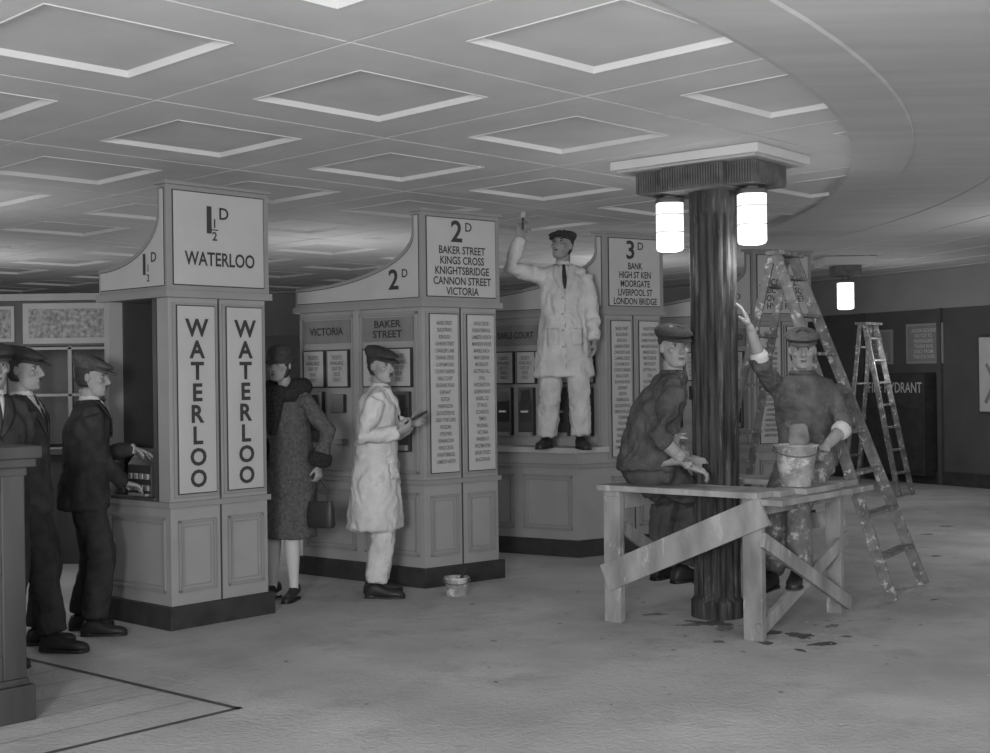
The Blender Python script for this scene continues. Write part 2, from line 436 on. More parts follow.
        txt('2', .045, W(-.029, .16, 2.155), -v, e, 'price_fraction'); txt('D', .06, W(-.029, .10, 2.28), -v, e, 'price_letter')
    else:
        txt(price, .16, W(cx - .05, yo, 2.59), un, e, 'price_numeral', bold=.02); txt('D', .065, W(cx + .06, yo, 2.625), un, e, 'price_letter')
        txt('\n'.join(dests), .36 if len(dests) > 4 else .30, W(cx, yo, 2.30), un, e, 'destinations', width=wf * .78, line=.95, bold=.02)
        txt(price, .15, W(-.029, .24, 2.24), -v, e, 'price_numeral', bold=.02); txt('D', .06, W(-.029, .13, 2.28), -v, e, 'price_letter')
        for k in (0, 1):
            xc = k * hw + .005 + hw / 2
            ls = '\n'.join(NAMES[(k * 18 + i) % len(NAMES)] for i in range(21))
            txt(ls, 1.04, W(xc, -.024, 1.41), un, e, 'station_list', m=M_LIST, width=.18, line=1.25)
        for k in range(nb):
            y0 = k * bw + .07; y1 = (k + 1) * bw - .05; ym = (y0 + y1) / 2
            h = headers[k % len(headers)]
            txt(h, .13 if '\n' in h else .06, W(-.014, ym, 1.88), -v, e, 'bay_heading', width=min(.36, .048 * max(len(q) for q in h.split('\n'))), bold=.02)
            for q in (0, 1):
                ya = y0 + .03 + q * (y1 - y0) / 2; yb = ya + (y1 - y0) / 2 - .05
                txt('TICKETS\nAVAILABLE\nDAY OF\nISSUE\nONLY', .2, W(-.028, (ya + yb) / 2, 1.595), -v, e, 'bay_notice', m=M_LIST, width=(yb - ya) * .7)
    return e, W, M

k1, W1, M1 = kiosk((-1.986, 7.80), 46.6, 139.4, .72, .70, 2.24, '1', [], 1)
kiosk((-.52, 9.24), 38.5, 142.5, .68, 1.26, 2.22, '2', ['BAKER STREET', 'KINGS CROSS', 'KNIGHTSBRIDGE', 'CANNON STREET', 'VICTORIA'], 2, ['BAKER\nSTREET', 'VICTORIA'])
kiosk((.935, 10.85), 32, 149, .60, 1.7, 2.22, '3', ['BANK', 'HIGH ST KEN', 'MOORGATE', 'LIVERPOOL ST', 'LONDON BRIDGE'], 3, ['BOROUGH', 'EARLS COURT', 'HOLBORN'], counter=.30)
kiosk((2.55, 12.6), 24, 150, .66, 1.4, 2.22, '1', ['PICCADILLY', 'LEICESTER SQ', 'DOVER STREET', 'HYDE PARK'], 4, ['STRAND', 'OVAL'])

e = empty('ticket_issuing_machine', W1(.1, .36, .802))
b = MB(M1)
b.box(-.02, .2, .17, .42, .802, 1.00, M_MACH)
b.prism([V((-.02, .17, 1.0)), V((.2, .17, 1.0)), V((.2, .17, 1.10)), V((.06, .17, 1.10))], (0, .25, 0), M_MACH)
for i in range(4):
    for j in range(2): b.box(-.032, -.02, .19 + i * .058, .225 + i * .058, .84 + j * .07, .875 + j * .07, M_CHROME)
b.box(-.04, -.01, .2, .39, .806, .822, M_CHROME)
for i in range(3):
    b.tube([V((.02, .22 + i * .07, 1.02)), V((-.02, .22 + i * .07, 1.07))], [.006, .006], M_CHROME, 8)
    b.ell(V((-.02, .22 + i * .07, 1.08)), (.010, 0, 0), (0, .010, 0), (0, 0, .010), M_CHROME)
b.obj('machine', e, bevel=.004)

e = empty('ticket_office_booth', (-3.7, 10.7, 0))
b = MB(); x0, x1, y = -4.6, -3.08, 10.7
b.box(x0, x1, y, y + 1.2, 0, .95, M_WOODD)
b.box(x0, x1, y + 1.1, y + 1.2, .95, 2.2, M_BACK); b.box(x0, x0 + .05, y, y + 1.2, .95, 2.2, M_WOODD); b.box(x1 - .05, x1, y, y + 1.2, .95, 2.2, M_WOODD)
b.box(x0 - .05, x1 + .05, y - .04, y + 1.25, 2.2, 2.26, M_KFRAME)
b.box(x0, x1, y - .02, y + 1.2, 1.82, 2.2, M_WOODD)
b.box(-4.5, -4.0, y - .035, y, 1.86, 2.16, M_KGREY); b.box(-4.47, -4.03, y - .04, y, 1.89, 2.13, M_FROST)
b.box(-3.93, -3.13, y - .035, y, 1.84, 2.18, M_KGREY); b.box(-3.88, -3.18, y - .04, y, 1.89, 2.13, M_FROST)
for xx in (-4.55, -4.1, -3.9, -3.55, -3.15): b.box(xx - .018, xx + .018, y - .01, y + .04, .95, 1.82, M_KFRAME)
for zz in (.95, 1.4, 1.79): b.box(x0, x1, y - .01, y + .04, zz, zz + .025, M_KFRAME)
b.box(x0 - .03, x1 + .03, y - .15, y + .05, .92, .96, M_WOODD)
b.obj('booth', e, bevel=.004)

Q = V((-2.087, 5.775, 0)); du = ang(46); dv = ang(136)
M = Matrix(((-du.x, dv.x, 0, Q.x), (-du.y, dv.y, 0, Q.y), (0, 0, 1, 0), (0, 0, 0, 1)))
b = MB(M)
b.box(-.0, .9, -.0, .55, 0, .16, M_WOODD); b.box(.02, .88, .02, .53, .16, .19, M_WOODD)
b.box(.04, .86, .04, .51, .19, 1.13, M_WOODD)
b.box(.03, .14, .025, .05, .19, 1.13, M_WOODD); b.box(.76, .87, .025, .05, .19, 1.13, M_WOODD)
b.box(.14, .76, .025, .05, .19, .30, M_WOODD); b.box(.14, .76, .025, .05, .66, .74, M_WOODD); b.box(.14, .76, .025, .05, 1.03, 1.13, M_WOODD)
b.box(.2, .7, .032, .05, .36, .60, M_WOODD); b.box(.2, .7, .032, .05, .80, .98, M_WOODD)
b.box(.02, .88, .02, .53, 1.10, 1.14, M_WOODD); b.box(-.01, .91, -.01, .56, 1.14, 1.18, M_WOODD); b.box(-.03, .93, -.03, .58, 1.18, 1.235, M_WOODD)
b.obj('wooden_counter_desk', bevel=.006)

# ------------------------------------------------------------------ column with lamps
CP = V((1.380, 8.04, 0))
e1 = V((-.768, .64, 0)); e2 = V((.64, .768, 0))
col = empty('column_with_lamps', CP)
b = MB()
NF = 120
def flute(c, r, amp, z):
    out = []
    for i in range(NF):
        a = 2 * math.pi * i / NF
        rr = r - amp * (0.5 + .5 * math.cos(i / NF * 2 * math.pi * 15)) ** 2
        if amp: rr += .004 * noise.noise(V((math.cos(a) * 4, math.sin(a) * 4, z * 3)))
        out.append(c + V((math.cos(a), math.sin(a), 0)) * rr + Z * z)
    return out
lv = []
zz_ = [(0, .165, 0), (.10, .165, 0), (.115, .15, 0), (.13, .148, .004)] + [(.14 + 2.36 * i / 24, .146, .018) for i in range(25)] + [(2.52, .148, 0), (2.66, .148, 0)]
for z, r, a in zz_:
    lv.append(flute(CP, r, a, z))
vs = sum(lv, []); fs = []
for r in range(len(lv) - 1):
    for i in range(NF): fs.append((r * NF + i, r * NF + (i + 1) % NF, (r + 1) * NF + (i + 1) % NF, (r + 1) * NF + i))
b.add(vs, fs, M_COL)
b.obj('shaft', col, smooth=True)
b = MB(Matrix(((e1.x, e2.x, 0, CP.x), (e1.y, e2.y, 0, CP.y), (0, 0, 1, 0), (0, 0, 0, 1))))
b.box(-.50, .54, -.34, .34, 2.815, 2.869, M_CEIL)
b.box(-.47, .51, -.31, .31, 2.80, 2.815, M_SIGN)
b.box(-.40, .43, -.20, .20, 2.665, 2.80, M_CANOPY)
b.box(-.22, .22, -.26, .26, 2.655, 2.80, M_CANOPY)
for i in range(46):
    x = -.39 + i * .81 / 45
    for sgn in (-1, 1):
        yy = (.26 if abs(x) < .22 else .20) * sgn
        b.box(x - .005, x + .005, min(yy, yy + .012 * sgn), max(yy, yy + .012 * sgn), 2.67, 2.795, M_CANOPY)
for i in range(20):
    y = -.19 + i * .02
    b.box(.43, .442, y - .005, y + .005, 2.67, 2.795, M_CANOPY); b.box(-.412, -.40, y - .005, y + .005, 2.67, 2.795, M_CANOPY)
b.obj('canopy', col, bevel=.002)
def lantern(c, zb, zt, r, parent, nm='lamp_shade'):
    b = MB()
    b.lathe(c, [(r * .55, zb), (r * .9, zb + .006), (r, zb + .02), (r, zt - .04), (r * .95, zt - .03)], M_LAMP, 32, p=.6)
    b.obj(nm, parent, smooth=True)
    b = MB(); b.lathe(c, [(r * 1.05, zt - .038), (r * 1.06, zt - .02), (r * 1.0, zt - .008), (r * .5, zt), (r * .5, zt + .025)], M_LAMPF, 32, p=.6)
    for f in (.35, .68):
        z = zb + (zt - zb) * f; b.lathe(c, [(r * 1.01, z - .003), (r * 1.015, z), (r * 1.01, z + .003)], M_SIGN, 32, p=.6)
    b.obj(nm + '_cap', parent, smooth=True)
lantern(CP + e1 * .315, 2.31, 2.655, .085, col)
lantern(CP - e1 * .275, 2.31, 2.655, .085, col)
x, y = 4.12, 15.0
e = empty('ceiling_lantern', (x, y, 2.25))
lantern(V((x, y, 0)), 2.25, 2.6, .09, e)
b = MB(); b.box(x - .15, x + .15, y - .15, y + .15, 2.64, 2.76, M_CANOPY); b.box(x - .3, x + .3, y - .25, y + .25, 2.76, 2.855, M_CEIL2)
b.tube([V((x, y, 2.6)), V((x, y, 2.66))], [.03, .03], M_LAMPF); b.obj('bracket', e, bevel=.003)

# ------------------------------------------------------------------ trestle staging round the column
PT = V((1.46, 7.28, 0)); TT = .845
def T(a, c, z): return PT + e1 * a + e2 * c + Z * z
tr = empty('timber_trestle_staging', PT)
b = MB()
def plank(a0, a1, c0, c1, z, th=.035, m=M_WOOD):
    b.add([T(a0, c0, z - th), T(a1, c0, z - th), T(a1, c1, z - th), T(a0, c1, z - th), T(a0, c0, z), T(a1, c0, z), T(a1, c1, z), T(a0, c1, z)],
          [(0, 3, 2, 1), (4, 5, 6, 7), (0, 1, 5, 4), (1, 2, 6, 5), (2, 3, 7, 6), (3, 0, 4, 7)], m)
plank(-.06, 1.04, -.07, .12, TT); plank(-.10, 1.02, .13, .31, TT - .002)
plank(-.14, 1.0, .79, .94, TT); plank(-.12, 1.03, .95, 1.14, TT - .003)
plank(-.17, .03, .32, .77, TT)
plank(-.2, -.02, -.04, 1.2, TT - .037)
plank(.90, 1.0, -.04, 1.12, TT - .037)
for a, c in ((0, 0), (.955, -.01), (0, 1.05), (.93, 1.05)):
    b.beam(T(a, c, 0), T(a, c, TT - .037), .12 if c <= 0 else .10, .05, e1, M_WOOD)
b.beam(T(1.0, -.04, .27), T(-.09, -.04, .745), .17, .03, Z, M_WOOD)
b.beam(T(-.04, -.03, .06), T(-.04, 1.12, .47), .085, .03, Z, M_WOOD)
b.beam(T(-.07, -.03, .58), T(-.07, 1.1, .06), .085, .03, Z, M_WOOD)
b.beam(T(.97, 0, .62), T(.97, 1.05, .10), .08, .03, Z, M_WOOD)
b.beam(T(.96, 1.09, .45), T(-.05, 1.09, .60), .10, .03, Z, M_WOOD)
b.beam(T(.93, 0, .74), T(.93, 1.05, .74), .09, .035, Z, M_WOOD); b.beam(T(0, 0, .75), T(0, 1.05, .75), .09, .035, Z, M_WOOD)
b.obj('staging', tr, bevel=.003)

def bucket(name, x, y, z, r0, r1, h):
    e = empty(name, (x, y, z)); c = V((x, y, z)); b = MB()
    n = 28; prof = [(0.0, 0), (r0, 0), (r0 * 1.0, .01), (r1, h), (r1 + .006, h + .004), (r1 + .004, h + .012), (r1 - .006, h + .008), (r1 - .012, h - .05), (0, h - .055)]
    vs = []; fs = []
    for r, zz in prof:
        for i in range(n):
            a = 2 * math.pi * i / n; vs.append(c + V((math.cos(a) * r, math.sin(a) * r, zz)))
    for k in range(len(prof) - 1):
        for i in range(n):
            j = (i + 1) % n; fs.append((k * n + i, k * n + j, (k + 1) * n + j, (k + 1) * n + i))
    b.add(vs, fs[:-n], M_BUCKET); b.add(vs, fs[-n:], M_PASTE)
    pts = [c + V((math.cos(a) * (r1 + .010), -math.sin(a) * (r1 + .004), h - .01 - math.sin(a) * .05 * (h / .25))) for a in [math.pi * i / 14 for i in range(15)]]
    b.tube(pts, [.004] * 15, M_LAMPF, 8)
    for sgn in (-1, 1): b.ell(c + V((sgn * (r1 + .004), 0, h - .015)), (.006, 0, 0), (0, .018, 0), (0, 0, .018), M_LAMPF)
    b.obj('pail', e, smooth=True)
bucket('plaster_bucket', 1.79, 7.645, TT, .088, .128, .235)
bucket('paint_pot', -.285, 8.93, 0, .072, .085, .115)
e = empty('pot_brush', (-.27, 8.93, .1)); b = MB()
b.tube([V((-.28, 8.93, .07)), V((-.22, 8.90, .19))], [.011, .008], M_WOODD, 8); b.obj('brush', e)

# ------------------------------------------------------------------ ladders
def ladder_side(b, bl, br, tl, tr_, n, w=.075, t=.028, m=M_WOODP):
    bl, br, tl, tr_ = map(V, (bl, br, tl, tr_))
    lat = (br - bl).normalized(); nrm = lat.cross((tl - bl).normalized())
    b.beam(bl, tl, t, w, lat, m); b.beam(br, tr_, t, w, lat, m)
    for i in range(1, n + 1):
        f = i / (n + .6)
        b.beam(bl.lerp(tl, f), br.lerp(tr_, f), .085, .022, V((nrm.x, nrm.y, 0)), m)
e = empty('wooden_stepladder', (2.1, 9.1, 0)); b = MB()
lat = V((.54, .84, 0)).normalized()
cb = V((2.80, 8.72, .012)); ct = V((2.10, 9.22, 2.36))
ladder_side(b, cb - lat * .40, cb + lat * .40, ct - lat * .17, ct + lat * .17, 8)
cb2 = V((1.66, 9.72, .012))
ladder_side(b, cb2 - lat * .36, cb2 + lat * .36, ct - lat * .14 + V((-.04, .02, 0)), ct + lat * .14 + V((-.04, .02, 0)), 6, w=.055)
b.beam(ct - lat * .20 + Z * .01, ct + lat * .20 + Z * .01, .14, .03, V((1, -.6, 0)), M_WOODP)
b.obj('ladder', e, bevel=.002)
e = empty('wooden_stepladder', (4.9, 15.7, 0)); b = MB()
ladder_side(b, (4.84, 15.4, .01), (5.10, 15.70, .01), (4.60, 15.9, 2.1), (4.80, 16.12, 2.1), 7, w=.06, m=M_WOODP)
ladder_side(b, (4.40, 16.2, .01), (4.64, 16.45, .01), (4.55, 15.93, 2.1), (4.75, 16.15, 2.1), 4, w=.045, m=M_WOODP)
b.beam(V((4.53, 15.85, 2.12)), V((4.84, 16.17, 2.12)), .14, .03, V((1, -1, 0)), M_WOODP)
b.obj('ladder', e)

# ------------------------------------------------------------------ people
def remesh(parts, voxel, smooth_it=3):
    allb = MB(); trees = []; mats = []; amps = []
    for p, m, amp in parts:
        me = p.mesh('p'); o = len(allb.v)
        allb.v += [v.co.copy() for v in me.vertices]
        allb.f += [[i + o for i in q.vertices] for q in me.polygons]; allb.mi += [0] * len(me.polygons)
        trees.append(BVHTree.FromPolygons([v.co.copy() for v in me.vertices], [tuple(q.vertices) for q in me.polygons]))
        mats.append(m); amps.append(amp)
        bpy.data.meshes.remove(me)
    allb.mats = [parts[0][1]]
    me = allb.mesh('tmp'); ob = bpy.data.objects.new('tmp', me); scene.collection.objects.link(ob)
    r = ob.modifiers.new('r', 'REMESH'); r.mode = 'VOXEL'; r.voxel_size = voxel
    if smooth_it:
        s = ob.modifiers.new('s', 'SMOOTH'); s.factor = .5; s.iterations = smooth_it
    bpy.context.view_layer.update()
    out = bpy.data.meshes.new_from_object(ob.evaluated_get(bpy.context.evaluated_depsgraph_get()))
    bpy.data.objects.remove(ob)
    out.materials.clear(); um = []
    for m in mats:
        if m not in um: um.append(m); out.materials.append(m)
    fam = []
    for q in out.polygons:
        c = q.center; best = None; bi = 0
        for i, t in enumerate(trees):
            h = t.find_nearest(c)
            if h[0] is not None and (best is None or h[3] < best): best = h[3]; bi = i
        q.material_index = um.index(mats[bi]); fam.append(amps[bi]); q.use_smooth = True
    va = [0.0] * len(out.vertices)
    for q, a in zip(out.polygons, fam):
        for i in q.vertices: va[i] = max(va[i], a)
    nr = [v.normal.copy() for v in out.vertices]
    for v, a, n_ in zip(out.vertices, va, nr):
        if a:
            p = v.co
            w = noise.noise(V((p.x * 6, p.y * 6, p.z * 4))) * .12
            f1 = noise.noise(V(((p.x + w) * 15, (p.y + w) * 15, p.z * 4.5)))
            f2 = 1 - 2.2 * abs(noise.noise(V(((p.x + w) * 11 + 5, (p.y - w) * 11, (p.z + w) * 12))))
            v.co = p + n_ * (f1 * 1.2 + f2 * .75) * a
    out.update()
    return out, um

def ik(S, Tg, a, b_, pole):
    d = Tg - S; L = d.length
    if L > (a + b_) * .998:
        Tg = S + d.normalized() * (a + b_) * .998; d = Tg - S; L = d.length
    x = (a * a - b_ * b_ + L * L) / (2 * L); h = math.sqrt(max(0, a * a - x * x))
    dn = d.normalized(); p = V(pole); p = p - dn * p.dot(dn)
    if p.length < 1e-4: p = V((0, 0, 1))
    return S + dn * x + p.normalized() * h, Tg

def hand(name, parent, wrist, d, n, side, curl=.5, s=1.0, m=M_SKIN):
    d = V(d).normalized(); n = V(n); n = (n - d * n.dot(d)).normalized()
    th = d.cross(n) if side == 'R' else n.cross(d)
    b = MB(); k = s
    b.loft([(wrist - d * .03 * k, th * .024 * k, n * .019 * k), (wrist + d * .005 * k, th * .025 * k, n * .018 * k), (wrist + d * .04 * k, th * .038 * k, n * .017 * k), (wrist + d * .075 * k, th * .042 * k, n * .0145 * k), (wrist + d * .092 * k, th * .038 * k, n * .011 * k)], m, 14)
    ax = d.cross(n)
    for i, L in enumerate((.072, .082, .076, .058)):
        root = wrist + d * (.084 - .004 * abs(i - 1)) * k + th * (.0305 - .0205 * i) * k
        dd = (d + th * (.12 - .08 * i)).normalized()
        pts = [root - dd * .015 * k, root]; a = 0; p = root
        for j, fr in enumerate((.45, .30, .25)):
            a += curl * (1.0 + .12 * i) * (.8 if j == 0 else 1.0)
            dr = dd * math.cos(a) + n * math.sin(a); p = p + dr * L * fr * k; pts.append(p)
        b.tube(pts, [.0098 * k, .0098 * k, .009 * k, .0083 * k, .006 * k], m, 10, ref=ax)
    root = wrist + d * .022 * k + th * .024 * k + n * .004
    t1 = (th * .75 + d * .7 + n * .35).normalized(); t2 = (th * .25 + d * .85 + n * (.4 + curl * .5)).normalized()
    b.tube([root - t1 * .012 * k, root, root + t1 * .04 * k, root + t1 * .04 * k + t2 * .033 * k], [.013 * k, .014 * k, .0105 * k, .0075 * k], m, 10, ref=ax)
    me, um = remesh([(b, m, 0)], .0036, 1)
    me.name = name; ob = bpy.data.objects.new(name, me); link(ob, parent)

def head(parent, c, yaw, pitch=0, roll=0, hat='cap', capm=None, hairm=M_HAIR, k=1.0, long_hair=False, wide=1.0, tache=False):
    F0 = ang(yaw); R0 = V((F0.y, -F0.x, 0)); pr = math.radians(pitch); rr = math.radians(roll)
    F = F0 * math.cos(pr) + Z * math.sin(pr); U = Z * math.cos(pr) - F0 * math.sin(pr)
    R = R0 * math.cos(rr) + U * math.sin(rr); U = U * math.cos(rr) - R0 * math.sin(rr)
    R = R * wide
    def P(r, f, u): return c + (R * r + F * f + U * u) * k
    prof = [(-.118, .056, .020, .018), (-.110, .050, .038, .036), (-.095, .038, .050, .053), (-.07, .026, .058, .070), (-.045, .014, .064, .084), (-.015, .004, .070, .091), (.015, -.003, .074, .095), (.045, -.006, .0765, .0975), (.075, -.008, .073, .092), (.098, -.008, .060, .074), (.112, -.006, .038, .048), (.119, -.005, .012, .016)]
    b = MB()
    b.loft([(P(0, f, u), R * rx * k, F * ry * k) for u, f, rx, ry in prof], M_SKIN, 24)
    b.ell(P(0, .080, .032), R * .044 * k, F * .017 * k, U * .010 * k, M_SKIN)
    for s_ in (-1, 1):
        b.ell(P(s_ * .043, .066, -.020), R * .020 * k, F * .021 * k, U * .016 * k, M_SKIN)
        b.ell(P(s_ * .077, -.006, -.006), R * .009 * k, F * .018 * k, U * .031 * k, M_SKIN)
        b.ell(P(s_ * .011, .096, -.036), R * .009 * k, F * .010 * k, U * .007 * k, M_SKIN)
    b.ell(P(0, .083, -.098), R * .022 * k, F * .016 * k, U * .014 * k, M_SKIN)
    b.loft([(P(0, .086, .022), R * .008 * k, F * .008 * k), (P(0, .098, .004), R * .009 * k, F * .011 * k), (P(0, .109, -.016), R * .011 * k, F * .013 * k), (P(0, .114, -.030), R * .0135 * k, F * .0135 * k), (P(0, .102, -.041), R * .011 * k, F * .010 * k)], M_SKIN, 12)
    b.loft([(P(0, .092, -.055), R * .018 * k, F * .009 * k), (P(0, .094, -.060), R * .022 * k, F * .010 * k), (P(0, .092, -.072), R * .016 * k, F * .009 * k)], M_SKIN, 12)
    me, um = remesh([(b, M_SKIN, 0)], .0055, 2)
    for v in me.vertices:
        for s_ in (-1, 1):
            q = P(s_ * .031, .086, .010); dd = (v.co - q).length
            if dd < .023 * k: v.co -= F * .015 * k * (1 - dd / (.023 * k))
            q = P(s_ * .050, .060, -.055); dd = (v.co - q).length      # hollow of the cheek
            if dd < .028 * k: v.co -= (F * .5 + R * s_ * .5) * .006 * k * (1 - dd / (.028 * k))
    g = MB(); g.addmesh(me, um)
    for s_ in (-1, 1):
        g.ell(P(s_ * .031, .0725, .009), R * .0135 * k, F * .0105 * k, U * .0065 * k, M_EYEW, 12, 8)
        g.ell(P(s_ * .031, .0805, .009), R * .0065 * k, F * .0035 * k, U * .0065 * k, M_EYED, 10, 6)
        g.ell(P(s_ * .031, .0795, .0165), R * .0170 * k, F * .008 * k, U * .0036 * k, M_LIP, 10, 6)
        g.ell(P(s_ * .032, .089, .030), R * .019 * k, F * .007 * k, U * .0044 * k, hairm, 10, 6)
    g.ell(P(0, .1015, -.0600), R * .021 * k, F * .004 * k, U * .0035 * k, M_LIP, 12, 6)
    g.ell(P(0, .1000, -.0675), R * .016 * k, F * .005 * k, U * .0042 * k, M_LIP, 12, 6)
    g.ell(P(0, .1040, -.0635), R * .019 * k, F * .0022 * k, U * .0014 * k, M_EYED, 12, 6)
    if tache: g.ell(P(0, .1030, -.0510), R * .020 * k, F * .006 * k, U * .0050 * k, hairm, 12, 6)
    g.obj('head', parent, smooth=True)
    h = MB(); n = 28; vs = []; fs = []
    lo = -.095 if long_hair else -.07
    us = [lo + (.118 - lo) * i / 12 for i in range(13)]
    def ip(u):
        for a, bb in zip(prof, prof[1:]):
            if a[0] <= u <= bb[0]:
                t = (u - a[0]) / (bb[0] - a[0]); return [a[j] + (bb[j] - a[j]) * t for j in range(4)]
        return prof[-1]
    for u in us:
        _, f, rx, ry = ip(u)
        if u < -.015: f, rx, ry = f - .012, rx + .002, ry * .98
        lim = 170 if u < -.02 else (188 if u < .03 else 235 if u < .06 else 300)
        if long_hair: lim += 40
        for i in range(n + 1):
            a = math.radians(-90 - lim / 2 + lim * i / n)
            vs.append(P(math.cos(a) * (rx + .005), f + math.sin(a) * (ry + .007), u + .004))
    for r in range(12):
        for i in range(n): fs.append((r * (n + 1) + i, r * (n + 1) + i + 1, (r + 1) * (n + 1) + i + 1, (r + 1) * (n + 1) + i))
    h.add(vs, fs, hairm); ho = h.obj('hair', parent, smooth=True)
    sd = ho.modifiers.new('s', 'SOLIDIFY'); sd.thickness = .007; sd.offset = 0
    if hat == 'cap':
        m = capm or M_CAP; h = MB()
        def ring(f, u, rx, ry, t): return (P(0, f, u), R * rx * k, (F - U * t).normalized() * ry * k)
        h.loft([ring(-.008, .036, .081, .101, -.02), ring(-.008, .052, .085, .105, .04), ring(-.005, .066, .098, .118, .10), ring(.000, .080, .107, .130, .16), ring(.000, .094, .104, .129, .20), ring(-.006, .110, .086, .108, .22), ring(-.014, .123, .055, .068, .22), ring(-.018, .129, .012, .014, .22)], m, 30)
        rows = []
        for j, (ra, da) in enumerate(((.90, 0), (1.15, -.004), (1.38, -.012), (1.56, -.024))):
            for i in range(13):
                a = math.radians(22 + 136 * i / 12)
                edge = 1 - ((i - 6) / 6) ** 2 * .55
                rad = 1 + (ra - 1) * edge if ra > 1 else ra
                rows.append(P(math.cos(a) * .086 * (1 + (rad - 1) * .35), -.008 + math.sin(a) * .106 * rad, .052 + da * edge))
        fs = []
        for j in range(3):
            for i in range(12): fs.append((j * 13 + i, j * 13 + i + 1, (j + 1) * 13 + i + 1, (j + 1) * 13 + i))
        pk = MB(); pk.add(rows, fs, m); po = pk.obj('cap_peak', parent, smooth=True)
        sd = po.modifiers.new('s', 'SOLIDIFY'); sd.thickness = .006
        h.obj('flat_cap', parent, smooth=True)
    elif hat == 'cloche':
        h = MB()
        h.loft([(P(0, .004, .012), R * .106 * k, F * .128 * k), (P(0, .002, .018), R * .106 * k, F * .130 * k), (P(0, -.004, .038), R * .092 * k, F * .114 * k), (P(0, -.006, .066), R * .089 * k, F * .110 * k), (P(0, -.008, .100), R * .085 * k, F * .102 * k), (P(0, -.008, .130), R * .070 * k, F * .084 * k), (P(0, -.008, .146), R * .037 * k, F * .047 * k), (P(0, -.008, .151), R * .01 * k, F * .012 * k)], capm or M_CAP, 28)
        h.loft([(P(0, -.004, .040), R * .0945 * k, F * .1165 * k), (P(0, -.005, .064), R * .0925 * k, F * .1135 * k)], M_TIE, 28)
        h.obj('cloche_hat', parent, smooth=True)

def shoe(b, p, yaw, s=1.0, m=M_SHOE, pitch=0.0, heel=0.0):
    F = ang(yaw); R = V((F.y, -F.x, 0)); F = (F * math.cos(pitch) - Z * math.sin(pitch)); U = R.cross(F)
    if U.z < 0: U = -U
    o = [(-.078, .024, .045), (-.062, .034, .085), (-.03, .038, .105), (.01, .038, .105), (.05, .040, .082), (.09, .045, .064), (.13, .048, .056), (.165, .044, .050), (.19, .034, .042), (.205, .016, .028)]
    b.loft([(V(p) + F * f * s + U * (h / 2 + .006 + heel * max(0, 1 - (f + .07) / .17)) * s, R * w * s, U * h / 2 * s) for f, w, h in o], m, 16, p=.8)
    b.loft([(V(p) + F * f * s + U * .008 * s, R * (w + .004) * s, U * .008 * s) for f, w, h in o], m, 16, p=.5)
    b.loft([(V(p) + F * f * s + U * (.012) * s, R * w * s, U * .012 * s) for f, w in ((-.078, .028), (-.07, .034), (-.02, .034), (-.012, .03))], m, 12, p=.5)

